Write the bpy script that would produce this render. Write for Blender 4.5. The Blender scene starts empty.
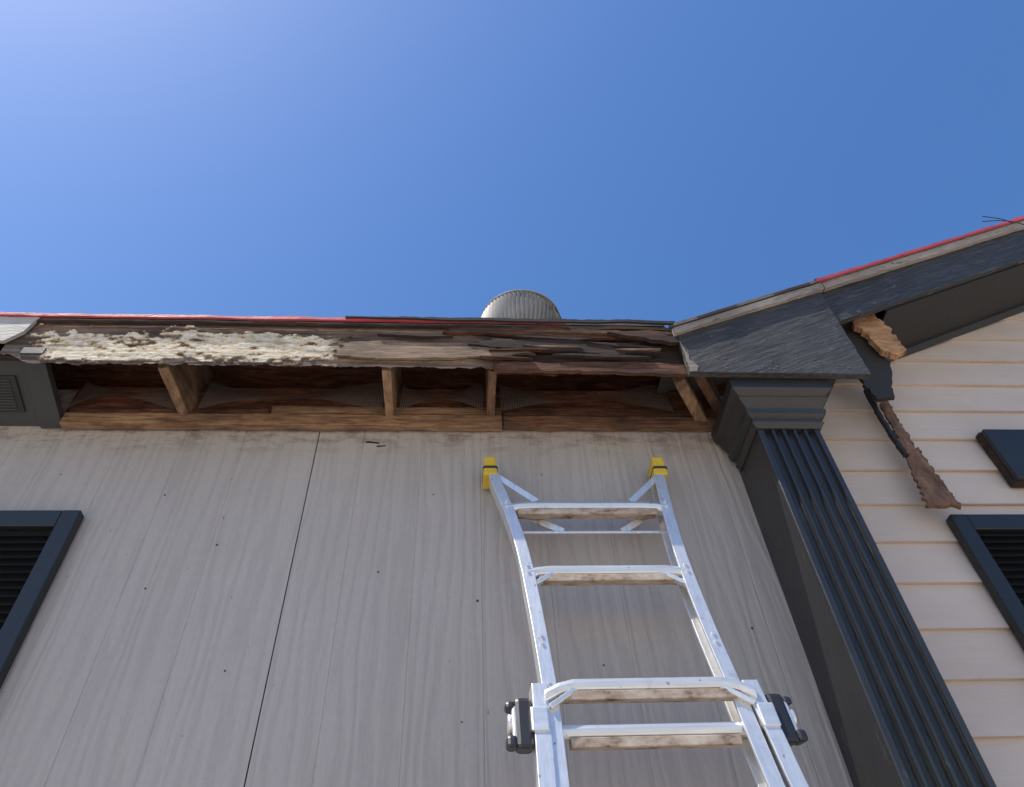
import bpy, math, random
from mathutils import Vector, Matrix, noise
import bmesh
random.seed(7)
scene=bpy.context.scene
COL=bpy.context.collection

# ------------------------------------------------------------------ node helpers
def newmat(name):
    m=bpy.data.materials.new(name); m.use_nodes=True
    nt=m.node_tree; b=nt.nodes['Principled BSDF']
    return m,nt,b
def coords(nt,scale=(1,1,1)):
    tc=nt.nodes.new('ShaderNodeTexCoord'); mp=nt.nodes.new('ShaderNodeMapping')
    mp.inputs['Scale'].default_value=scale
    nt.links.new(tc.outputs['Object'],mp.inputs['Vector']); return mp.outputs['Vector']
def noi(nt,scale,mscale=(1,1,1),detail=5,rough=.6,dist=0.):
    n=nt.nodes.new('ShaderNodeTexNoise'); n.inputs['Scale'].default_value=scale
    n.inputs['Detail'].default_value=min(detail,6); n.inputs['Roughness'].default_value=rough
    n.inputs['Distortion'].default_value=dist
    nt.links.new(coords(nt,mscale),n.inputs['Vector']); return n.outputs['Fac']
def ramp(nt,src,stops):
    r=nt.nodes.new('ShaderNodeValToRGB'); e=r.color_ramp.elements
    while len(e)<len(stops): e.new(.5)
    for i,(p,c) in enumerate(stops):
        e[i].position=p; e[i].color=(c,c,c,1) if not hasattr(c,'__len__') else (*c,1)
    nt.links.new(src,r.inputs['Fac']); return r.outputs['Color']
def mix(nt,fac,a,b,mode='MIX'):
    m=nt.nodes.new('ShaderNodeMix'); m.data_type='RGBA'; m.blend_type=mode
    def put(s,v):
        if isinstance(v,(int,float)):
            s.default_value=v if s.type=='VALUE' else (v,v,v,1)
        elif isinstance(v,tuple): s.default_value=(*v,1)
        else: nt.links.new(v,s)
    put(m.inputs[0],fac); put(m.inputs[6],a); put(m.inputs[7],b); return m.outputs[2]
def bump(nt,b,h,strength,dist=.01,prev=None):
    n=nt.nodes.new('ShaderNodeBump'); n.inputs['Strength'].default_value=strength; n.inputs['Distance'].default_value=dist
    nt.links.new(h,n.inputs['Height'])
    if prev: nt.links.new(prev,n.inputs['Normal'])
    nt.links.new(n.outputs['Normal'],b.inputs['Normal']); return n.outputs['Normal']
def wave(nt,scale,mscale,direction,dist,dscale=1.,detail=3):
    w=nt.nodes.new('ShaderNodeTexWave'); w.bands_direction=direction
    w.inputs['Scale'].default_value=scale; w.inputs['Distortion'].default_value=dist
    w.inputs['Detail'].default_value=detail; w.inputs['Detail Scale'].default_value=dscale
    nt.links.new(coords(nt,mscale),w.inputs['Vector']); return w.outputs['Fac']
def colr(nt,b,c): nt.links.new(c,b.inputs['Base Color'])

def wood(name,c1,c2,c3,stretch=(1,8,8),rough=.85,bs=.6):
    m,nt,b=newmat(name)
    n1=noi(nt,9,stretch,6,.65,.6); n2=noi(nt,3,(1,1.5,1.5),4,.6)
    c=ramp(nt,n1,[(.3,c1),(.5,c2),(.7,c3)])
    d=ramp(nt,n2,[(.35,.42),(.6,1.)])
    c=mix(nt,1.,c,d,'MULTIPLY')
    st=ramp(nt,noi(nt,6,tuple(max(1,s*.3) for s in stretch),6,.7),[(.50,0.),(.66,.7)])
    c=mix(nt,st,c,tuple(x*.35 for x in c1)); colr(nt,b,c); b.inputs['Roughness'].default_value=rough
    fine=noi(nt,30,stretch,4,.7); bump(nt,b,mix(nt,.5,n1,fine),bs,.012)
    return m
def painted(name,c,grain=(1,10,10),gs=.35,rough=.5,spots=None,spotc=(.3,.28,.25),var=.25,streak=None,gscale=14):
    m,nt,b=newmat(name)
    g=noi(nt,gscale,grain,6,.65,.8); v=noi(nt,2.2,(1,1,1),5,.6)
    cc=mix(nt,ramp(nt,v,[(.3,0.),(.7,1.)]),tuple(x*(1-var) for x in c),tuple(x*(1+var) for x in c))
    if streak:
        cc=mix(nt,ramp(nt,g,[(.46,0.),(.72,1.)]),cc,streak)
    if spots:
        s=ramp(nt,noi(nt,spots,tuple(max(1,a*.25) for a in grain),6,.7),[(.64,0.),(.67,1.)])
        cc=mix(nt,s,cc,spotc)
    colr(nt,b,cc); b.inputs['Roughness'].default_value=rough
    bump(nt,b,g,gs,.01); return m

# embossed panel siding
M_panel,nt,b=newmat('panel_paint')
w1=wave(nt,7,(1,1,.11),'X',16,1.2,3); w2=noi(nt,75,(1,1,.06),4,.7,.3)
g=mix(nt,.55,w1,w2)
dirt=ramp(nt,noi(nt,1.3,(1,1,.5),6,.65),[(.3,(.375,.342,.318)),(.7,(.435,.40,.375))])
fine=ramp(nt,noi(nt,90,(1,1,.5),3,.5),[(.3,.94),(.7,1.)])
c=mix(nt,1.,dirt,fine,'MULTIPLY')
gc=ramp(nt,g,[(.28,.92),(.5,1.)]); c=mix(nt,1.,c,gc,'MULTIPLY')
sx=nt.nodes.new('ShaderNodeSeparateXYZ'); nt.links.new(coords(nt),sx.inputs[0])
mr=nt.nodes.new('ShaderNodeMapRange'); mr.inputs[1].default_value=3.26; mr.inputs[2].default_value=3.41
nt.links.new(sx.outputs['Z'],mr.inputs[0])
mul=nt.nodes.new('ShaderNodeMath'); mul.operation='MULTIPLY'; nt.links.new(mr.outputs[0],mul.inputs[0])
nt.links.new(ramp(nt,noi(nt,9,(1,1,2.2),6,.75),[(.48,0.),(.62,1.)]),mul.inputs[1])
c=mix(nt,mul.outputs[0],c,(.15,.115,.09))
sp=ramp(nt,noi(nt,48,(1,1,.8),2,.5),[(.735,0.),(.75,.7)]); c=mix(nt,sp,c,(.14,.12,.10))
colr(nt,b,c)
b.inputs['Roughness'].default_value=.6
bump(nt,b,g,.7,.006)

M_lap,nt,b=newmat('lap_siding_paint')
c=ramp(nt,noi(nt,1.6,(1,1,2),6,.65),[(.3,(.48,.41,.35)),(.7,(.575,.50,.435))])
c=mix(nt,ramp(nt,noi(nt,16,(1,1,1.5),6,.7),[(.66,0.),(.74,.5)]),c,(.3,.22,.16)); colr(nt,b,c)
b.inputs['Roughness'].default_value=.6; bump(nt,b,noi(nt,26,(.15,1,2),5,.6),.3,.006)

M_char=painted('charcoal_weathered',(.024,.0235,.0235),(.8,7,7),1.,.5,7,(.12,.115,.11),.4,(.075,.073,.071),12)
M_charV=painted('charcoal_column',(.021,.0205,.0205),(9,9,1),.3,.34,4,(.05,.048,.045))
M_charV.node_tree.nodes['Principled BSDF'].inputs['Specular IOR Level'].default_value=.6
M_black=painted('black_soffit_paint',(.012,.012,.012),(1,4,8),.3,.6)
M_shut=painted('shutter_vinyl',(.015,.017,.019),(2,2,2),.08,.42)
M_soff=painted('soffit_panel_paint',(.034,.038,.041),(1,1,1),.1,.5)
M_grayw=painted('old_white_paint',(.40,.39,.37),(1,6,6),.3,.6,9,(.12,.09,.07))
M_nail=painted('rusty_nail',(.16,.13,.11),(1,1,1),.3,.6)
M_trim=painted('weathered_trim',(.32,.28,.24),(1,10,10),.6,.75,7,(.06,.06,.06),.35,(.13,.12,.11))
M_red=painted('red_drip_edge',(.38,.05,.07),(1,3,3),.3,.55,8,(.12,.03,.035),.4)
M_felt=painted('roof_underlayment',(.022,.018,.018),(1,1,1),.3,.8)
M_shing,nt,b=newmat('asphalt_shingles')
colr(nt,b,ramp(nt,noi(nt,60,(1,1,1),5,.7),[(.3,(.06,.055,.05)),(.7,(.16,.14,.13))])); b.inputs['Roughness'].default_value=.9
M_ledger=wood('ledger_wood',(.14,.068,.034),(.34,.20,.11),(.50,.34,.20),(1,12,12),.85,.9)
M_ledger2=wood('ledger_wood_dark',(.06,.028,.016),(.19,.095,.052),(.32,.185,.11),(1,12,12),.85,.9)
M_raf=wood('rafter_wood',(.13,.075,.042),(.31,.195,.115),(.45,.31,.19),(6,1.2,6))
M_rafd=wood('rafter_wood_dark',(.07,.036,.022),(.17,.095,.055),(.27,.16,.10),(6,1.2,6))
M_cav=wood('rotten_blocking',(.030,.011,.007),(.17,.062,.032),(.34,.15,.08),(1,4,5),.9,.9)
M_tan=wood('torn_tan_wood',(.14,.09,.06),(.30,.21,.14),(.46,.35,.24),(1,14,14),.85,.9)
M_brn=wood('torn_brown_wood',(.012,.007,.005),(.042,.023,.016),(.11,.065,.043),(1,16,16),.9,1.)
M_redw=wood('torn_red_wood',(.035,.013,.008),(.14,.056,.028),(.25,.125,.068),(1,14,14),.9,1.)
M_ply=wood('broken_plywood',(.28,.14,.065),(.48,.28,.145),(.56,.37,.22),(3,3,9))
M_hard=wood('peeled_hardboard',(.08,.042,.026),(.18,.10,.062),(.26,.165,.105),(5,5,1.5))
def alum(name,stretch):
    m,nt,b=newmat(name)
    d=ramp(nt,noi(nt,14,(1,1,1),6,.72),[(.60,0.),(.80,.8)])
    s=ramp(nt,noi(nt,40,stretch,5,.6),[(.3,(.66,.66,.655)),(.7,(.82,.82,.81))])
    c=mix(nt,d,s,(.38,.35,.31))
    sc=ramp(nt,noi(nt,60,(1,1,1),3,.5),[(.69,0.),(.72,.7)]); c=mix(nt,sc,c,(.26,.23,.19))
    colr(nt,b,c)
    b.inputs['Metallic'].default_value=.65
    r=nt.nodes.new('ShaderNodeMapRange'); r.inputs[3].default_value=.28; r.inputs[4].default_value=.5
    nt.links.new(noi(nt,8,stretch,5,.6),r.inputs[0]); nt.links.new(r.outputs[0],b.inputs['Roughness'])
    bump(nt,b,noi(nt,45,stretch,4,.5),.12,.003); return m
M_alr=alum('rail_aluminium',(3,3,.2))
M_alx=alum('rung_aluminium',(.2,3,3))
M_dirty,nt,b=newmat('dirty_rung_tread')
c=ramp(nt,noi(nt,26,(.5,1,1),6,.72),[(.34,(.10,.055,.035)),(.46,(.36,.28,.21)),(.64,(.55,.48,.40))]); colr(nt,b,c)
b.inputs['Roughness'].default_value=.75; b.inputs['Metallic'].default_value=.15
bump(nt,b,noi(nt,60,(1,1,1),4,.6),.3,.003)
M_yel=painted('yellow_plastic',(.62,.43,.03),(1,1,1),.1,.5,14,(.16,.11,.03))
M_blk=painted('black_plastic',(.02,.02,.022),(1,1,1),.08,.4)
M_galv,nt,b=newmat('galvanised_vent')
colr(nt,b,ramp(nt,noi(nt,7,(1,1,1),6,.6),[(.3,(.27,.255,.225)),(.7,(.43,.41,.365))])); b.inputs['Metallic'].default_value=.3; b.inputs['Roughness'].default_value=.6
M_glass,nt,b=newmat('window_glass'); b.inputs['Base Color'].default_value=(.03,.035,.04,1); b.inputs['Roughness'].default_value=.05
M_ground,nt,b=newmat('ground_concrete')
colr(nt,b,ramp(nt,noi(nt,1.2,(1,1,1),6,.65),[(.3,(.52,.43,.34)),(.7,(.64,.55,.45))])); b.inputs['Roughness'].default_value=.9
M_scr,nt,b=newmat('insect_screen')
b.inputs['Base Color'].default_value=(.20,.185,.17,1); b.inputs['Roughness'].default_value=.5
a1=wave(nt,38,(1,1,1),'X',0,1,0); a2=wave(nt,38,(1,1,1),'Z',0,1,0)
mx=nt.nodes.new('ShaderNodeMath'); mx.operation='MAXIMUM'; nt.links.new(a1,mx.inputs[0]); nt.links.new(a2,mx.inputs[1])
gt=nt.nodes.new('ShaderNodeMath'); gt.operation='GREATER_THAN'; gt.inputs[1].default_value=.82; nt.links.new(mx.outputs[0],gt.inputs[0])
nt.links.new(gt.outputs[0],b.inputs['Alpha'])
M_fas,nt,b=newmat('rotted_fascia')
vc=nt.nodes.new('ShaderNodeVertexColor'); vc.layer_name='Col'
f=ramp(nt,noi(nt,45,(1,3,3),6,.7),[(.3,.62),(.65,1.05)])
stn=ramp(nt,noi(nt,7,(1,2,2.5),6,.7),[(.38,.35),(.52,1.)])
cc=mix(nt,1.,vc.outputs['Color'],f,'MULTIPLY')
cc=mix(nt,.7,cc,stn,'MULTIPLY')
colr(nt,b,cc); b.inputs['Roughness'].default_value=.85
bump(nt,b,noi(nt,35,(1,7,7),6,.7),.6,.006)

# ------------------------------------------------------------------ mesh helpers
def empty(name):
    o=bpy.data.objects.new(name,None); COL.objects.link(o); return o
def mk(name,verts,faces,mat,parent=None,smooth=False,bevel=0):
    me=bpy.data.meshes.new(name); me.from_pydata([tuple(v) for v in verts],[],faces); me.update()
    mats=mat if isinstance(mat,list) else [mat]
    for m in mats: me.materials.append(m)
    o=bpy.data.objects.new(name,me); COL.objects.link(o)
    if parent: o.parent=parent
    if smooth:
        for p in me.polygons: p.use_smooth=True
    if bevel:
        bv=o.modifiers.new('b','BEVEL'); bv.width=bevel; bv.segments=2; bv.limit_method='ANGLE'
    return o
def fixn(o):
    bm=bmesh.new(); bm.from_mesh(o.data); bmesh.ops.recalc_face_normals(bm,faces=bm.faces); bm.to_mesh(o.data); bm.free()
BF=[(0,1,2,3),(7,6,5,4),(0,4,5,1),(1,5,6,2),(2,6,7,3),(3,7,4,0)]
def box(name,x0,x1,y0,y1,z0,z1,mat,parent=None,bevel=.002):
    v=[(x0,y0,z0),(x0,y1,z0),(x1,y1,z0),(x1,y0,z0),(x0,y0,z1),(x0,y1,z1),(x1,y1,z1),(x1,y0,z1)]
    return mk(name,v,BF,mat,parent,bevel=bevel)
def prism(name,pts,y0,y1,mat,parent=None,bevel=0,tilt=None):
    n=len(pts); v=[(p[0],y0,p[1]) for p in pts]+[(p[0],y1,p[1]) for p in pts]
    if tilt: v=[tilt(Vector(q)) for q in v]
    f=[tuple(range(n)),tuple(range(2*n-1,n-1,-1))]+[(i,i+n,(i+1)%n+n,(i+1)%n) for i in range(n)]
    o=mk(name,v,f,mat,parent,bevel=bevel); fixn(o); return o
def jag(pts,step=.012,ax=.012,az=.004,seed=0,keep=()):
    out=[]
    n=len(pts)
    for i in range(n):
        a=Vector(pts[i]); c=Vector(pts[(i+1)%n]); k=max(1,int((c-a).length/step))
        for j in range(k):
            p=a.lerp(c,j/k)
            q=Vector((p.x*35+seed*7.3,p.y*90,seed)); q2=Vector((p.x*9,p.y*20,seed+5))
            out.append((p.x+ax*noise.noise(q),p.y+az*noise.noise(q+Vector((9,3,1)))+az*2*noise.noise(q2)))
    return out
def beam(name,p0,p1,w,d,mat,parent=None,ref=(0,1,0),bevel=.002):
    p0=Vector(p0);p1=Vector(p1); t=(p1-p0).normalized(); r=Vector(ref); s=t.cross(r).normalized(); r=s.cross(t).normalized()
    v=[]
    for p in (p0,p1):
        for a,c in ((-1,-1),(-1,1),(1,1),(1,-1)): v.append(p+s*a*w/2+r*c*d/2)
    o=mk(name,v,BF,mat,parent,bevel=bevel); fixn(o); return o
def sweep(name,path,prof,sx,sy,mat,parent=None,smooth=False,bevel=0):
    v=[];n=len(prof)
    for p in path:
        for a,c in prof: v.append(Vector(p)+sx*a+sy*c)
    f=[];L=len(path)
    for i in range(L-1):
        for j in range(n): f.append((i*n+j,i*n+(j+1)%n,(i+1)*n+(j+1)%n,(i+1)*n+j))
    f.append(tuple(range(n-1,-1,-1))); f.append(tuple((L-1)*n+j for j in range(n)))
    o=mk(name,v,f,mat,parent,smooth,bevel); fixn(o); return o
def grid(name,nu,nv,fn,mat,parent=None,smooth=False,colfn=None):
    v=[];cols=[]
    for j in range(nv):
        for i in range(nu):
            r=fn(i/(nu-1),j/(nv-1))
            if colfn is not None: v.append(r[0]); cols.append(r[1])
            else: v.append(r)
    f=[(j*nu+i,j*nu+i+1,(j+1)*nu+i+1,(j+1)*nu+i) for j in range(nv-1) for i in range(nu-1)]
    o=mk(name,v,f,mat,parent,smooth)
    if colfn is not None:
        ca=o.data.color_attributes.new('Col','FLOAT_COLOR','POINT')
        for i,c in enumerate(cols): ca.data[i].color=(*c,1)
    return o

# ------------------------------------------------------------------ ground
mk('ground',[(-300,-300,0),(300,-300,0),(300,300,0),(-300,300,0)],[(0,1,2,3)],M_ground)

# ------------------------------------------------------------------ house
H=empty('house')
def panels(xs):
    for i in range(len(xs)-1):
        a,c=xs[i]+.0018,xs[i+1]-.0018
        prof=[(a,0)]
        x=a+.155
        while x<c-.05:
            prof+= [(x-.003,0),(x,.0018),(x+.003,0)]; x+=.2032
        prof.append((c,0))
        v=[];n=len(prof)
        for z in (.12,3.60): v+=[(p[0],p[1],z) for p in prof]
        f=[(k,k+1,n+k+1,n+k) for k in range(n-1)]
        nb=len(v); v+=[(a,.014,.12),(a,.014,3.6),(c,.014,.12),(c,.014,3.6)]
        f+=[(0,n,nb+1,nb),(n-1,2*n-1,nb+3,nb+2)]
        mk('wall_panel',v,f,M_panel,H)
panels([-5.385,-4.165,-2.945,-1.725,-.505,1.2])
box('wall_sheathing',-5.4,1.2,.016,.05,.0,3.6,M_cav,H,0)
box('foundation',-5.4,5.2,-.03,8,0,.118,M_trim,H)
box('side_wall',-5.5,-5.39,.0,8,.1,3.6,M_panel,H); box('back_wall',-5.5,5.3,8.0,8.1,.1,3.6,M_panel,H)
box('side_wall_right',5.2,5.3,0,8,.1,3.6,M_lap,H)
S=.475
z=3.66-.153*23
v=[];f=[]
while z<4.6:
    z1=z+.157
    xl=1.15; xr=5.2
    if z1>3.55:
        xl=max(1.15,1.407+(z-3.66)/S-.2); xr=min(5.2,3.3+(3.3-1.407)-(z-3.66)/S+.2)
    if xr-xl<.1: break
    segs=24
    for s in range(segs):
        xa=xl+(xr-xl)*s/segs; xb=xl+(xr-xl)*(s+1)/segs
        wa=.003*noise.noise(Vector((xa*2,z*3,0)));wb=.003*noise.noise(Vector((xb*2,z*3,0)))
        n=len(v)
        v+=[(xa,-.017+wa,z+wa),(xb,-.017+wb,z+wb),(xb,-.003,z1),(xa,-.003,z1),(xa,-.004,z+.002),(xb,-.004,z+.002)]
        f+=[(n,n+1,n+2,n+3),(n,n+4,n+5,n+1)]
    z+=.153
mk('lap_siding',v,f,M_lap,H)
prism('gable_sheathing',[(1.2,.12),(5.2,.12),(5.2,3.7),(3.3,4.6),(1.3,3.66),(1.2,3.6)],.01,.05,M_cav,H)

# --- open eave cavity
box('eave_blocking',-5.4,1.14,.06,.10,3.36,3.80,M_cav,H,0)
def rb(u,v_):
    x=-1.40+2.35*u; z=3.44+.17*v_
    return Vector((x,-.007+.004*noise.noise(Vector((x*9,z*30,1))),z+.004*noise.noise(Vector((x*6,3,v_)))))
grid('plate_edge_board',120,10,rb,M_cav,H)
def deck(u,v_): 
    x=-5.4+6.6*u; y=-.26+.36*v_
    return Vector((x,y,3.648+.4*(y+.27)+.002*noise.noise(Vector((x*6,y*9,0)))))
grid('roof_decking',60,6,deck,M_cav,H)
for x,w,m in ((-.975,.036,M_raf),(-.262,.030,M_raf),(.095,.028,M_rafd),(-1.75,.04,M_raf),(-2.45,.04,M_raf)):
    v=[(x-w/2,-.248,3.43),(x+w/2,-.248,3.43),(x+w/2,.058,3.43),(x-w/2,.058,3.43),(x-w/2,-.248,3.655),(x+w/2,-.248,3.655),(x+w/2,.058,3.77),(x-w/2,.058,3.77)]
    if x==-.975:
        v=[(a-(.03 if i in(4,5,6,7) else 0)+(-.015 if b_<0 else .01),b_,c_) for i,(a,b_,c_) in enumerate(v)]
    mk('rafter_tail',v,[(3,2,1,0),(4,5,6,7),(0,1,5,4),(1,2,6,5),(2,3,7,6),(3,0,4,7)],m,H,bevel=.003)
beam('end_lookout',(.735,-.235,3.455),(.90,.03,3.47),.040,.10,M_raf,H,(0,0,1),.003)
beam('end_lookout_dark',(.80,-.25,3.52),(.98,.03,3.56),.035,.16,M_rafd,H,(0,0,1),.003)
def plank(name,x0,x1,y0,y1,z0,z1,mat,seed,amp=.003,par=None):
    n=60;prof=[(y0,z0),(y1,z0),(y1,z1),(y0,z1)]
    v=[];f=[]
    for i in range(n+1):
        x=x0+(x1-x0)*i/n
        for j,(y,z) in enumerate(prof):
            v.append((x,y+amp*noise.noise(Vector((x*5,seed,j*3))),z+amp*1.6*noise.noise(Vector((x*7,seed+4,j*3)))+amp*noise.noise(Vector((x*40,seed,j)))))
    for i in range(n):
        for j in range(4): f.append((i*4+j,i*4+(j+1)%4,(i+1)*4+(j+1)%4,(i+1)*4+j))
    f+=[(3,2,1,0),tuple(n*4+j for j in range(4))]
    o=mk(name,v,f,mat,par or H,bevel=.002); fixn(o); return o
plank('soffit_ledger',-1.375,.135,-.040,-.010,3.386,3.438,M_ledger,1)
plank('soffit_ledger_upper',-.68,.135,-.036,-.010,3.449,3.482,M_ledger,2,.004)
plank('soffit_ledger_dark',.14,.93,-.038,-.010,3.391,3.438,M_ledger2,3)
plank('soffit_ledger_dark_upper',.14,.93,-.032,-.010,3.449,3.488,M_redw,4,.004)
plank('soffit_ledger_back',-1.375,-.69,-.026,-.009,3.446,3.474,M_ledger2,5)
for (xa,xb,s) in ((-1.37,-1.01,1),(-.93,-.29,2),(-.23,.07,3),(.13,.76,4)):
    def scr(u,v_,xa=xa,xb=xb,s=s):
        x=xa+(xb-xa)*u
        top=3.625-.055*math.sin(math.pi*min(1,u*1.1))**.7+.04*noise.noise(Vector((x*4,s,0)))
        zz=3.445+(top-3.445)*v_
        y=-.052+.03*v_-.06*math.sin(math.pi*u)*(1-v_)+.008*noise.noise(Vector((x*9,zz*9,s)))
        return Vector((x,y,zz))
    grid('insect_screen',50,10,scr,M_scr,H,True)

# --- rotted fascia board
def lerp3(a,c,t): t=max(0,min(1,t)); return tuple(a[i]+(c[i]-a[i])*t for i in range(3))
def fb(x,z,s,fx=8,fz=20,o=5):
    return noise.fractal(Vector((x*fx,z*fz,s)),.9,2.1,o)
def sm(a,c,x): t=max(0,min(1,(x-a)/(c-a))); return t*t*(3-2*t)
cream=(.80,.72,.56);creamd=(.66,.52,.32);tan=(.31,.215,.14);brn=(.085,.048,.032);dk=(.012,.007,.006);redb=(.12,.048,.026);grey=(.20,.165,.135)
FT=3.653
def fas(u,v_):
    x=-1.52+2.275*u
    bot=3.425+.010*fb(x,0,3,6)+.007*fb(x,0,9,30)
    if x>.1: bot=3.405+.012*fb(x,0,3,6)
    bot+=.045*sm(-1.38,-1.5,x)
    z=bot+(FT-bot)*v_
    vv=(z-3.40)/.253
    n=fb(x,z,1,5,14); n2=fb(x,z,5,26,55); n3=fb(x,z,8,2.5,70); n4=fb(x,z,12,60,110,3)
    c=lerp3(brn,grey,.45+.9*n3+.3*n)
    if vv>.80: c=lerp3(brn,(.25,.155,.095),.5+.9*n3)
    d=.0015*n3
    m=sm(-1.47,-1.36,x)*(1-sm(-.52,-.36,x+.06*n))
    cen=.44+.04*sm(-1.2,-.6,x)
    prof=1-abs((vv-cen)/(.33))**2.5
    k=.56*m*max(-.5,prof)+.50*n+.50*n2-.06+.12*sm(-1.3,-.7,x)*m
    if m>.02 and k>.20:
        c=lerp3(creamd,cream,.7+1.4*n2+.6*n)
        d-=.0028+.0014*max(0,n2)+.0006*n4+.0025*max(0,1-abs(k-.23)/.04)
        if k<.225: c=lerp3(c,(.36,.24,.15),.5)
        if n4<-.5: c=lerp3(c,(.36,.25,.15),.6)
    elif m>.3 and k>.08:
        c=lerp3(c,(.36,.24,.145),.6)
    t=sm(-.50,-.40,x)*(1-sm(.0,.14,x))
    if t>0:
        c=lerp3(c,lerp3(tan,(.11,.065,.044),.35-n3*1.5),t)
        if vv>.62: c=lerp3(c,brn,.6*t)
    t=sm(.0,.15,x)
    if t>0:
        band=.38+1.1*n3+.4*n
        cc=lerp3(dk,redb,band)
        if n3>.36: cc=lerp3(cc,(.22,.13,.08),.5)
        c=lerp3(c,cc,t); d+=t*(.006+.012*n+.010*n3)
    if m>0.5 and vv<.16: c=lerp3(c,brn,.6)
    return (Vector((x,-.27+d,z)),tuple(max(.005,q) for q in c))
grid('fascia_board',860,90,fas,M_fas,H,False,colfn=True)
box('fascia_core',-1.52,.75,-.262,-.25,3.46,3.65,M_brn,H,0)
box('fascia_board_sound',-5.4,-1.56,-.272,-.25,3.44,3.655,M_char,H)
prism('fascia_corner_patch',jag([(-1.60,3.52),(-1.52,3.515),(-1.475,3.57),(-1.46,3.651),(-1.60,3.651)],.02,.004,.0025,3),-.288,-.275,M_grayw,H,bevel=.001)
prism('torn_strip_tan',jag([(-.44,3.475),(-.30,3.455),(-.05,3.462),(.10,3.478),(.24,3.492),(.12,3.512),(-.02,3.530),(-.22,3.550),(-.40,3.544)],.008,.03,.004,1),-.283,-.274,M_tan,H,bevel=.001)
prism('torn_strip_dark',jag([(.00,3.535),(.22,3.508),(.50,3.486),(.68,3.497),(.50,3.525),(.60,3.545),(.34,3.560),(.12,3.566)],.007,.04,.005,2),-.288,-.276,M_brn,H,bevel=.001)
prism('torn_strip_red',jag([(-.06,3.604),(.25,3.594),(.40,3.575),(.55,3.584),(.76,3.57),(.76,3.622),(.4,3.634),(.1,3.638),(-.06,3.632)],.009,.03,.004,3),-.284,-.272,M_redw,H,bevel=.001)
prism('torn_strip_low',jag([(.10,3.405),(.40,3.40),(.755,3.39),(.755,3.445),(.5,3.452),(.3,3.440),(.12,3.45)],.009,.03,.004,4),-.282,-.268,M_redw,H,bevel=.001)
prism('torn_splinter',jag([(.50,3.59),(.74,3.53),(.755,3.56),(.62,3.592)],.008,.02,.005,5),-.305,-.288,M_brn,H,bevel=.001)
for (x,z,Ln,a,h,mt) in ((.16,3.578,.30,-.05,.006,M_brn),(.30,3.478,.34,-.03,.007,M_brn),(.08,3.50,.22,.03,.004,M_redw),(.42,3.545,.26,-.10,.007,M_brn),(-.30,3.575,.26,-.02,.005,M_brn),(.05,3.462,.18,-.05,.004,M_redw),(.52,3.51,.16,.02,.0025,M_tan),(.2,3.525,.2,-.04,.002,M_tan),(.28,3.61,.3,-.03,.0025,M_tan)):
    pts=[(x+Ln*t,z+a*Ln*t-h*math.sin(math.pi*t)**.6) for t in (0,.2,.4,.6,.8)]+[(x+Ln*t,z+a*Ln*t+h*math.sin(math.pi*t)**.6) for t in (1,.8,.6,.4,.2)]
    prism('splinter',jag(pts,.01,.008,.0025,x*30),-.2925,-.280,mt,H)

def sof(n,x0,x1,y0,y1,dz,th,mat):
    za=lambda y: 3.40+dz+(-y)*.27
    v=[(x0,y0,za(y0)),(x0,y1,za(y1)),(x1,y1,za(y1)),(x1,y0,za(y0))]; v+=[(a,b_,c_+th) for a,b_,c_ in v]
    return mk(n,v,BF,mat,H,bevel=.001)
sof('soffit_panel',-5.4,-1.41,-.262,-.004,.006,.01,M_soff)
sof('soffit_edge_board',-1.45,-1.378,-.276,-.004,-.006,.03,M_soff)
sof('soffit_vent_frame',-2.1,-1.49,-.19,-.06,-.001,.006,M_shut)
for i in range(11):
    sof('soffit_vent_slat',-2.08,-1.51,-.180+i*.0105,-.175+i*.0105,-.005,.004,M_soff)

# --- roof slabs
def xv(y): return .75+(.085+.4*(y+.29))/.475
za=lambda y: 3.657+.4*(y+.29)
def slabpoly(name,pts,th,mat):
    n=len(pts); v=list(pts)+[(a,b_,c_+th) for a,b_,c_ in pts]
    f=[tuple(range(n-1,-1,-1)),tuple(range(n,2*n))]+[(i,(i+1)%n,(i+1)%n+n,i+n) for i in range(n)]
    return mk(name,v,f,mat,H)
yb=4.0
slabpoly('eave_roof',[(-5.6,-.278,za(-.278)+.004),(.72,-.278,za(-.278)+.004),(xv(yb),yb,za(yb)),(-5.6,yb,za(yb))],.014,M_shing)
slabpoly('eave_roof_back',[(-5.6,yb,za(yb)),(xv(yb),yb,za(yb)),(xv(yb),8.3,3.661),(-5.6,8.3,3.661)],.014,M_shing)
def strip(name,x0,x1,y,z0fn,z1fn,mat,n=120,th=.008):
    v=[];f=[]
    for i in range(n+1):
        x=x0+(x1-x0)*i/n
        a,c_=z0fn(x),z1fn(x); yy=y+.003*noise.noise(Vector((x*6,1,2)))
        v+=[(x,yy,a),(x,yy,c_),(x,yy+th,c_),(x,yy+th,a)]
    for i in range(n):
        for j in range(4): f.append((i*4+j,(i+1)*4+j,(i+1)*4+(j+1)%4,i*4+(j+1)%4))
    o=mk(name,v,f,mat,H); fixn(o); return o
strip('red_drip_edge',-5.6,.36,-.296,lambda x:3.651+.003*noise.noise(Vector((x*4,0,0))),lambda x:3.665+.004*noise.noise(Vector((x*9,3,0)))+.003*noise.noise(Vector((x*40,3,0))),M_red,500)
strip('felt_edge',-.42,.76,-.304,lambda x:3.648+.004*noise.noise(Vector((x*8,5,0)))+.010*sm(.1,-.4,x),lambda x:3.664+.006*noise.noise(Vector((x*5,7,0)))+.004*noise.noise(Vector((x*30,7,0))),M_felt,200)
strip('bare_roof_edge',-1.5,.75,-.284,lambda x:3.634,lambda x:3.650,M_brn)

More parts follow.
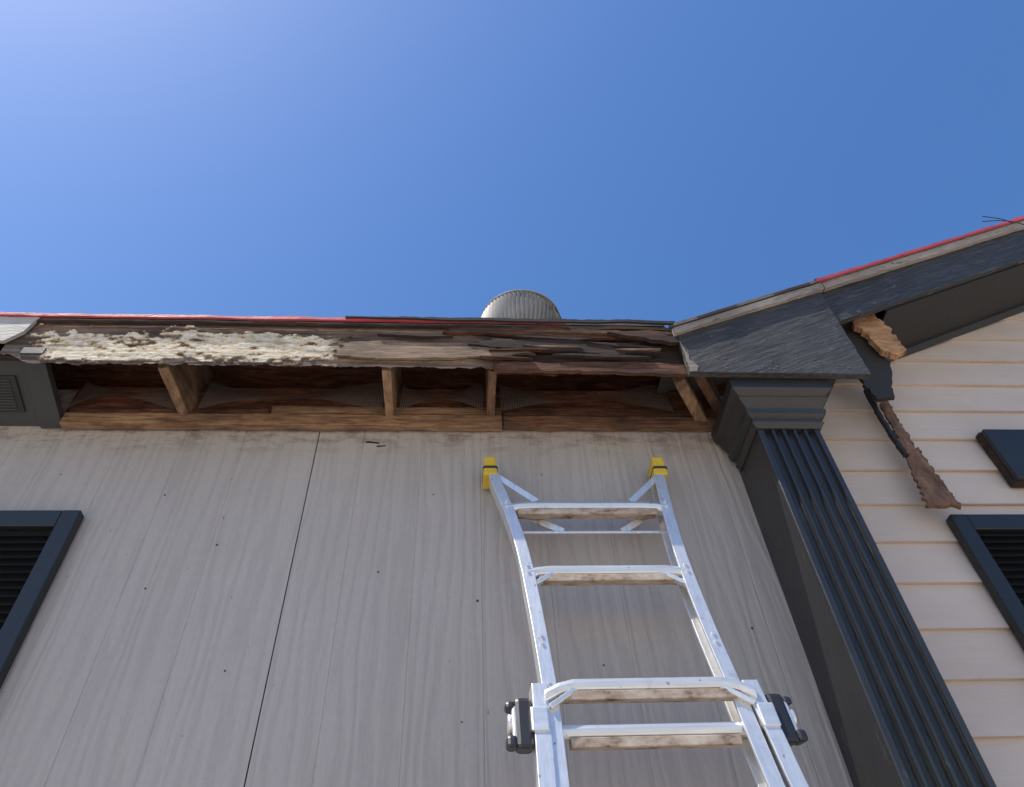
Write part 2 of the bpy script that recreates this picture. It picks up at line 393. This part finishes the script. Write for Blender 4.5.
# --- gable wing
RX=3.3
zt=lambda x: 3.595+.478*(x-.746)
slabpoly('gable_roof_left',[(.74,-.33,zt(.74)+.006),(RX,-.33,zt(RX)+.006),(RX,8.2,zt(RX)+.006),(.74,8.2,zt(.74)+.006)],.016,M_shing)
xe=RX+(RX-.74)
slabpoly('gable_roof_right',[(RX,-.33,zt(RX)+.006),(xe,-.33,zt(.74)+.006),(xe,8.2,zt(.74)+.006),(RX,8.2,zt(RX)+.006)],.016,M_shing)
hr=.205
def tiltmat(src,name,ang):
    m=src.copy(); m.name=name
    for n in list(m.node_tree.nodes):
        if n.type=='MAPPING':
            r=m.node_tree.nodes.new('ShaderNodeVectorRotate'); r.rotation_type='Y_AXIS'; r.inputs['Angle'].default_value=ang
            src_=n.inputs['Vector'].links[0].from_socket
            m.node_tree.links.new(src_,r.inputs['Vector']); m.node_tree.links.new(r.outputs[0],n.inputs['Vector'])
    return m
M_charR=tiltmat(M_char,'charcoal_rake',math.atan(.478))
M_trimR=tiltmat(M_trim,'weathered_trim_rake',math.atan(.478))
prism('rake_board',[(1.375,zt(1.375)-.012-hr),(RX,zt(RX)-.012-hr),(RX,zt(RX)-.012),(1.375,zt(1.375)-.012)],-.300,-.275,M_charR,H,bevel=.002)
prism('rake_board_right',[(RX+.003,zt(RX)-.012-hr),(xe,zt(.74)-.012-hr),(xe,zt(.74)-.012),(RX+.003,zt(RX)-.012)],-.300,-.275,M_char,H)
prism('rake_trim',jag([(1.39,zt(1.39)-.034),(RX,zt(RX)-.034),(RX,zt(RX)+.004),(1.39,zt(1.39)+.004)],.03,.003,.002,21),-.322,-.302,M_trimR,H,bevel=.001)
prism('box_top_trim',jag([(.735,3.566),(1.385,zt(1.385)-.034),(1.385,zt(1.385)+.004),(.735,3.600)],.03,.003,.002,8),-.324,-.304,M_trimR,H,bevel=.001)
# the box face is a separate board whose joint with the rake board shows
prism('eave_box_face',jag([(.75,3.372),(1.372,3.368),(1.374,zt(1.374)-.014),(.75,3.578)],.02,.003,.002,31),-.308,-.284,M_charR,H,bevel=.0015)
box('eave_box_bottom',.90,1.262,-.281,-.02,3.372,3.386,M_black,H)
prism('box_worn_corner',jag([(.752,3.374),(.775,3.374),(.785,3.40),(.765,3.43),(.752,3.52)],.01,.006,.004,6),-.3095,-.307,M_trim,H)
for i in range(11):
    x=random.uniform(.84,1.35); z=3.372+random.choice([.02,.03,.06,.075])
    if i>7: z=random.uniform(3.42,zt(x)-.08)
    bpy.ops.mesh.primitive_cylinder_add(vertices=8,radius=.0034,depth=.003,location=(x,-.3085,z),rotation=(math.pi/2,0,0))
    o=bpy.context.object;o.name='nail_head';o.data.materials.append(M_nail);o.parent=H
for i in range(14):
    x=random.uniform(1.05,1.35); z=3.385+random.random()*.05; w_=random.uniform(.006,.018)
    prism('paint_chip_scar',jag([(x,z),(x+w_,z+.001),(x+w_*.8,z+.004),(x+.002,z+.004)],.003,.003,.002,i),-.3088,-.307,M_nail,H)
def slopeslab(name,xa,xb,y0,y1,off,th,mat):
    g=lambda x:3.69+S*(x-1.407)-.005+off
    v=[(xa,y0,g(xa)+.0),(xa,y1,g(xa)-.02),(xb,y1,g(xb)-.02),(xb,y0,g(xb))]; v+=[(a,b_,c_+th) for a,b_,c_ in v]
    return mk(name,v,BF,mat,H,bevel=.001)
slopeslab('rake_soffit',1.62,RX,-.274,-.004,0,.012,M_black)
slopeslab('rake_soffit_frieze',1.60,RX,-.04,-.018,-.03,.03,M_black)
slopeslab('rake_soffit_lookout',1.38,1.66,-.274,-.02,.06,.03,M_black)
tl=lambda q: Vector((q.x+.15*(q.y+.2),q.y+.25*(3.75-q.z),q.z))
prism('broken_sheathing',jag([(1.50,3.83),(1.575,3.845),(1.62,3.75),(1.665,3.645),(1.62,3.595),(1.565,3.625),(1.545,3.70),(1.50,3.75)],.008,.018,.014,11),-.235,-.210,M_ply,H,0,tl)
prism('broken_sheathing_back',jag([(1.40,3.80),(1.50,3.80),(1.60,3.60),(1.56,3.46),(1.50,3.43),(1.44,3.60),(1.40,3.62)],.015,.014,.012,12),-.20,-.185,M_black,H,0,tl)
strip('red_rake_edge',1.36,RX,-.336,lambda x:zt(x)+.004,lambda x:zt(x)+.018+.012*noise.noise(Vector((x*9,3,0)))+.008*noise.noise(Vector((x*40,3,0))),M_red,300)
strip('felt_edge_gable',.72,1.38,-.330,lambda x:zt(x)+.004,lambda x:zt(x)+.018+.004*noise.noise(Vector((x*12,3,0))),M_felt)
def wire(name,pts,r,mat):
    cu=bpy.data.curves.new(name,'CURVE');cu.dimensions='3D';cu.bevel_depth=r
    sp=cu.splines.new('POLY');sp.points.add(len(pts)-1)
    for i,p in enumerate(pts): sp.points[i].co=(*p,1)
    cu.materials.append(mat);o=bpy.data.objects.new(name,cu);COL.objects.link(o);o.parent=H
wire('loose_wire',[(2.30,-.34,4.40),(2.35,-.36,4.375),(2.40,-.37,4.35),(2.47,-.36,4.33)],.002,M_blk)
wire('loose_wire',[(2.31,-.35,4.43),(2.36,-.37,4.37),(2.41,-.36,4.35)],.002,M_blk)
rt=[(1.600,3.575),(1.592,3.50),(1.585,3.40),(1.582,3.30),(1.585,3.2),(1.590,3.10),(1.592,2.965)]
lt=[(1.480,2.985),(1.495,3.06),(1.505,3.15),(1.530,3.25),(1.543,3.35),(1.550,3.45),(1.572,3.53)]
prism('torn_corner_strip',jag(rt+lt,.010,.014,.012,13),-.06,-.045,M_hard,H,0,lambda q:Vector((q.x+.4*(q.y+.05),q.y-.06*(3.5-q.z),q.z)))
prism('torn_corner_strip_edge',jag([(p[0]-.008,p[1]) for p in rt[:5]]+[(p[0]-.020,p[1]) for p in reversed(rt[:5])],.012,.006,.004,14),-.075,-.058,M_black,H,0,lambda q:Vector((q.x-.06,q.y-.06*(3.5-q.z),q.z)))
box('wall_vent_frame',1.872,2.25,-.045,-.018,3.115,3.36,M_brn,H)
box('wall_vent_board',1.876,2.25,-.066,-.047,3.122,3.355,M_shut,H)
for x0,x1,z0,z1 in ((-2.55,-1.56,1.2,3.02),(1.98,2.95,1.2,2.98)):
    box('window_glass',x0+.05,x1-.05,-.022,-.018,z0+.05,z1-.05,M_glass,H)
    box('window_frame_left',x0,x0+.05,-.04,-.017,z0,z1,M_grayw,H);box('window_frame_right',x1-.05,x1,-.04,-.017,z0,z1,M_grayw,H)
    box('window_frame_top',x0+.051,x1-.051,-.04,-.017,z1-.05,z1,M_grayw,H);box('window_frame_bottom',x0+.051,x1-.051,-.04,-.017,z0,z0+.05,M_grayw,H)
    box('window_rail',x0+.051,x1-.051,-.038,-.0225,(z0+z1)/2-.02,(z0+z1)/2+.02,M_grayw,H)
for (x,z,w,h) in ((-.34,3.335,.045,.006),(-.30,3.318,.03,.005),(.34,3.02,.010,.010),(.335,3.0,.006,.008),(.04,2.7,.005,.008),(-.74,2.9,.004,.004),(-.9,2.75,.004,.004),(.6,2.8,.006,.006),(.82,2.6,.005,.005),(-.95,3.1,.004,.004),(.0,2.35,.004,.004),(-.1,3.1,.004,.004),(-.62,2.5,.004,.004),(.38,2.5,.005,.004),(-.25,2.8,.004,.004)):
    prism('wall_chip',jag([(x,z),(x+w,z),(x+w,z+h),(x,z+h)],.004,.004,.003,int(x*50)),-.0022,.004,M_black,H)

# ------------------------------------------------------------------ shutters
def shutter(name,x0,x1,z0,z1,y):
    P=empty(name); fw=.055
    box('stile_left',x0,x0+fw,y-.035,y,z0,z1,M_shut,P,.004);box('stile_right',x1-fw,x1,y-.035,y,z0,z1,M_shut,P,.004)
    for a,c_ in ((z0,z0+.07),(z1-.06,z1),((z0+z1)/2-.03,(z0+z1)/2+.03)):
        box('rail',x0+fw+.0005,x1-fw-.0005,y-.034,y-.001,a,c_,M_shut,P,.003)
    box('back_sheet',x0+fw,x1-fw,y-.006,y-.002,z0+.05,z1-.05,M_shut,P,0)
    z=z0+.08
    while z<z1-.075:
        v=[(x0+fw,y-.030,z),(x1-fw,y-.030,z),(x1-fw,y-.010,z+.024),(x0+fw,y-.010,z+.024)]
        v+=[(a,b_+.004,c_) for a,b_,c_ in v]
        if abs(z-(z0+z1)/2+.01)>.04: mk('louvre',v,[(0,1,2,3),(7,6,5,4),(0,4,5,1),(1,5,6,2),(2,6,7,3),(3,7,4,0)],M_shut,P)
        z+=.026
shutter('window_shutter',-1.535,-1.160,1.2,3.010,-.002)
shutter('window_shutter',1.567,1.927,1.2,2.975,-.018)

# ------------------------------------------------------------------ fluted column
C=empty('fluted_column')
x0,x1,yf=.95,1.157,-.22
nfl=5; m0=.014; fwid=(x1-x0-2*m0)/nfl
prof=[(x0,0.0),(x0,yf+.003),(x0+.003,yf)]
for i in range(nfl):
    a=x0+m0+i*fwid+.0045; c_=a+fwid-.009
    for k in range(11):
        t=k/10; prof.append((a+(c_-a)*(.5-.5*math.cos(math.pi*t)), yf+.019*math.sin(math.pi*t)))
prof+=[(x1-.003,yf),(x1,yf+.003),(x1,0.0)]
sweep('shaft',[(0,0,.30),(0,0,3.21)],prof,Vector((1,0,0)),Vector((0,1,0)),M_charV,C)
box('plinth',x0-.04,x1+.04,yf-.04,-.017,.118,.30,M_charV,C,.006)
steps=[(3.190,.004),(3.210,.016),(3.213,.006),(3.230,.009),(3.240,.026),(3.258,.030),(3.261,.016),(3.282,.032),(3.300,.044),(3.303,.030),(3.318,.048),(3.330,.062),(3.368,.064)]
v=[];f=[]
for z,e in steps:
    v+=[(x0-e,-.0175,z),(x0-e,yf-e*.95,z),(x1+e*1.2,yf-e*.95,z),(x1+e*1.2,-.0175,z)]
n=len(steps)
for i in range(n-1):
    for j in range(3): f.append((i*4+j+1,i*4+j,(i+1)*4+j,(i+1)*4+j+1))
f.append((0,1,2,3)); f.append(((n-1)*4+3,(n-1)*4+2,(n-1)*4+1,(n-1)*4))
fixn(mk('capital',v,f,M_charV,C))

# ------------------------------------------------------------------ ladder
L=empty('extension_ladder')
yl=lambda z: -.05-.205*(3.15-z)
def lp(x,z,off=0): return Vector((x,yl(z)-off,z))
nrm=Vector((0,-1,-.205)).normalized(); X_=Vector((1,0,0))
def rail(name,pts,w,d,mat,s):
    a=w/2
    prof=[(-a,-d/2),(a,-d/2),(a,-d/2+.010),(-a+.010,-d/2+.012),(-a+.010,d/2-.012),(a,d/2-.010),(a,d/2),(-a,d/2)]
    prof=[(p[0]*s,p[1]) for p in prof]
    pp=[]
    for i in range(len(pts)-1):
        for k in range(6):
            t_=k/6; p=[pts[max(i-1,0)],pts[i],pts[i+1],pts[min(i+2,len(pts)-1)]]
            x=.5*((2*p[1][0])+(-p[0][0]+p[2][0])*t_+(2*p[0][0]-5*p[1][0]+4*p[2][0]-p[3][0])*t_**2+(-p[0][0]+3*p[1][0]-3*p[2][0]+p[3][0])*t_**3)
            z=p[1][1]+(p[2][1]-p[1][1])*t_
            pp.append(lp(x,z))
    pp.append(lp(*pts[-1]))
    return sweep(name,pp,prof,X_,nrm,mat,L,bevel=.0015)
lin=[(.096,3.13),(.116,3.03),(.140,2.93),(.163,2.80),(.177,2.68),(.190,2.5),(.20,2.3),(.20,1.9)]
rin=[(.636,3.13),(.628,3.03),(.620,2.93),(.614,2.80),(.613,2.68),(.618,2.5),(.630,2.3),(.645,1.9)]
rail('inner_rail_left',lin,.034,.066,M_alr,1); rail('inner_rail_right',rin,.034,.066,M_alr,-1)
lout=[(.176,2.33),(.174,2.2),(.170,2.0),(.16,1.2),(.14,.04)]
rout=[(.665,2.33),(.676,2.2),(.695,2.0),(.77,1.2),(.87,.04)]
rail('outer_rail_left',lout,.036,.082,M_alr,1); rail('outer_rail_right',rout,.036,.082,M_alr,-1)
def rung(name,xa,xb,z,off=0,arch=.0,gus=True):
    n=14; path=[]
    for i in range(n+1):
        t=i/n; x=xa+(xb-xa)*t
        e=min(t,1-t)/.14; dz=-arch*(1-min(1,e))**1.6
        path.append(lp(x,z+dz,off))
    pr=[(-.016,.010),(-.010,.018),(.004,.021),(.014,.016),(.016,.004),(.016,-.018),(.006,-.020),(-.016,-.016)]
    up=Vector((0,0,1))
    sweep(name,path,pr,up,nrm,M_alx,L,smooth=False,bevel=.002)
    path2=[lp(xa+.03+(xb-xa-.06)*i/n,z-.022,off-.004) for i in range(n+1)]
    sweep(name+'_tread',path2,[(-.014,-.018),(-.014,.018),(.008,.018),(.008,-.018)],up,nrm,M_dirty,L,bevel=.002)
    if gus:
        for s,xe_ in ((1,xa+.02),(-1,xb-.02)):
            beam(name+'_gusset',lp(xe_-s*.012,z-.055,off+.004),lp(xe_+s*.055,z-.008,off+.004),.012,.022,M_alr,L,nrm,.002)
rung('rung_1',.134,.622,2.965,.012,arch=.012,gus=False)
rung('rung_2',.174,.618,2.69,.012,arch=.012)
rung('rung_3',.185,.665,2.315,.03,arch=.028)
rung('rung_4',.205,.64,2.215,.0,arch=.0,gus=False)
z=1.92
while z>.25:
    w=(2.2-z); rung('rung',.172-.017*w,.69+.085*w,z,.0); z-=.30
for (a,c_,o_) in (((.104,3.115),(.225,2.985),.02),((.635,3.115),(.52,2.985),.02),((.148,2.99),(.30,2.885),-.02),((.618,2.99),(.48,2.885),-.02)):
    beam('brace',lp(a[0],a[1],o_),lp(c_[0],c_[1],o_),.020,.005,M_alr,L,nrm,.001)
beam('brace_rod',lp(.150,2.88,-.02),lp(.618,2.88,-.02),.008,.008,M_alr,L)
for zz in (2.965,2.69,2.45,2.315):
    for xs in (lin,rin):
        for q in range(len(xs)-1):
            if xs[q][1]>=zz>=xs[q+1][1]:
                t=(xs[q][1]-zz)/(xs[q][1]-xs[q+1][1]); xx=xs[q][0]+(xs[q+1][0]-xs[q][0])*t
        for dz in (-.012,.012):
            bpy.ops.mesh.primitive_cylinder_add(vertices=10,radius=.0045,depth=.005,location=lp(xx,zz+dz,.034),rotation=(math.pi/2-.2,0,0))
            o=bpy.context.object;o.name='rivet';o.data.materials.append(M_alx);o.parent=L
for x,s in ((.130,-1),(.716,1)):
    z=2.235
    def bx(n,cx,cy,cz,w,d,h,m,bv):
        q=lp(x+cx,z+cz,cy); vv=[]
        for (i,j,k) in ((-1,-1,-1),(-1,1,-1),(1,1,-1),(1,-1,-1),(-1,-1,1),(-1,1,1),(1,1,1),(1,-1,1)):
            vv.append(q+X_*i*w/2-nrm*j*d/2+Vector((0,.2,1)).normalized()*k*h/2)
        mk(n,vv,BF,m,L,bevel=bv)
    bx('lock_housing',-.006*s,.0,0,.040,.07,.125,M_blk,.010)
    bx('lock_plate',.014*s,.004,0,.012,.050,.085,M_alr,.004)
    bx('lock_lever',.022*s,.006,-.045,.024,.055,.030,M_blk,.008)
    bx('lock_lever_top',.022*s,.006,.042,.024,.050,.022,M_blk,.008)
    bpy.ops.mesh.primitive_cylinder_add(vertices=24,radius=.022,depth=.03,location=lp(x+.014*s,z,.004),rotation=(0,math.pi/2,0))
    o=bpy.context.object;o.name='lock_knob';o.data.materials.append(M_alx);o.parent=L
    bv=o.modifiers.new('b','BEVEL');bv.width=.004;bv.segments=2
    bx('rail_bracket',-.040*s,.022,.0,.040,.045,.060,M_alx,.004)
for x in (.086,.642):
    z=3.15
    def cb(n,ax,ay,az,w,d,h,m,bv):
        vv=[]
        q=lp(x+ax,z+az,ay)
        for (i,j,k) in ((-1,-1,-1),(-1,1,-1),(1,1,-1),(1,-1,-1),(-1,-1,1),(-1,1,1),(1,1,1),(1,-1,1)):
            vv.append(q+Vector((i*w/2*(1 if k<0 else .8),j*d/2,k*h/2)))
        mk(n,vv,BF,m,L,bevel=bv)
    cb('end_cap',0,.002,0,.048,.078,.080,M_yel,.006)
    cb('end_cap_pad',0,-.034,.01,.040,.022,.070,M_blk,.005)
    cb('end_cap_groove',0,.003,-.010,.050,.080,.008,M_blk,.002)
for x in (.14,.87): box('foot',x-.03,x+.03,yl(0)-.06,yl(0)+.06,0,.05,M_blk,L,.006)

# ------------------------------------------------------------------ turbine roof vent
V=empty('turbine_roof_vent'); vc_=Vector((.247,.10,0)); R=.188
zc=4.10; hh=.165; EX=.45
bpy.ops.mesh.primitive_cylinder_add(vertices=40,radius=.12,depth=.26,location=(vc_.x,vc_.y,3.92))
o=bpy.context.object;o.name='throat';o.data.materials.append(M_galv);o.parent=V
nf=60
v=[];f=[]
for i in range(nf):
    a0=2*math.pi*i/nf
    seg=16;bi=len(v)
    for k in range(seg+1):
        t=k/seg; ph=-.9+t*(math.pi/2-.12+.9)
        r=R*max(.0,math.cos(ph))**EX
        zz=zc+hh*math.sin(ph)
        for rr,da in ((r,0),(r*.945,.085)):
            an=a0+da+.12*t; v.append((vc_.x+rr*math.cos(an),vc_.y+rr*math.sin(an),zz))
    for k in range(seg): f.append((bi+2*k,bi+2*k+1,bi+2*k+3,bi+2*k+2))
mk('vanes',v,f,M_galv,V,True)
pr=[]
for k in range(17):
    ph=-1.0+k/16*(math.pi/2+1.0); pr.append((R*.92*max(0.001,math.cos(ph))**EX,zc+hh*.96*math.sin(ph)))
v=[];f=[];ns=48
for r,zz in pr:
    for i in range(ns): a=2*math.pi*i/ns; v.append((vc_.x+r*math.cos(a),vc_.y+r*math.sin(a),zz))
for k in range(len(pr)-1):
    for i in range(ns): f.append((k*ns+i,k*ns+(i+1)%ns,(k+1)*ns+(i+1)%ns,(k+1)*ns+i))
mk('inner_drum',v,f,M_galv,V,True)
for k,(ph) in enumerate((.55,1.32)):
    bpy.ops.mesh.primitive_torus_add(major_radius=R*math.cos(ph)**EX,minor_radius=.004,major_segments=60,minor_segments=8,location=(vc_.x,vc_.y,zc+hh*math.sin(ph)))
    o=bpy.context.object;o.name='vane_ring';o.data.materials.append(M_galv);o.parent=V

# ------------------------------------------------------------------ light
s=Vector((-.50,-.20,1.0)).normalized()
sun=bpy.data.lights.new('sun','SUN'); sun.energy=5; sun.angle=math.radians(.5); sun.color=(1,.93,.83)
so=bpy.data.objects.new('sun',sun); COL.objects.link(so); so.rotation_euler=s.to_track_quat('Z','Y').to_euler()
w=bpy.data.worlds.new('World'); scene.world=w; w.use_nodes=True
nt=w.node_tree; bg=nt.nodes['Background']; sky=nt.nodes.new('ShaderNodeTexSky'); sky.sky_type='NISHITA'; sky.sun_disc=False
sky.sun_elevation=math.asin(s.z); sky.sun_rotation=math.atan2(s.x,s.y)
sky.air_density=1.3; sky.dust_density=.9; sky.ozone_density=3.8
hs=nt.nodes.new('ShaderNodeHueSaturation'); hs.inputs['Hue'].default_value=.507; hs.inputs['Saturation'].default_value=1.24; hs.inputs['Value'].default_value=1.14
nt.links.new(sky.outputs[0],hs.inputs['Color']); nt.links.new(hs.outputs[0],bg.inputs[0]); bg.inputs[1].default_value=.15

# ------------------------------------------------------------------ camera
cam=bpy.data.cameras.new('camera'); co=bpy.data.objects.new('camera',cam); COL.objects.link(co); scene.camera=co
cam.sensor_width=36; cam.lens=745/1024*36; cam.clip_end=1000; cam.clip_start=.05
Zc=Vector((-42,665,-745)).normalized(); Xc=Vector((1,-0.0087,-0.064)); Xc=(Xc-Zc*Xc.dot(Zc)).normalized(); Yc=Zc.cross(Xc)
M=Matrix((Xc,Yc,Zc)).to_4x4(); M.translation=Vector((0,-1.87,1.5)); co.matrix_world=M
scene.view_settings.view_transform='Standard'; scene.view_settings.look='None'; scene.view_settings.exposure=0
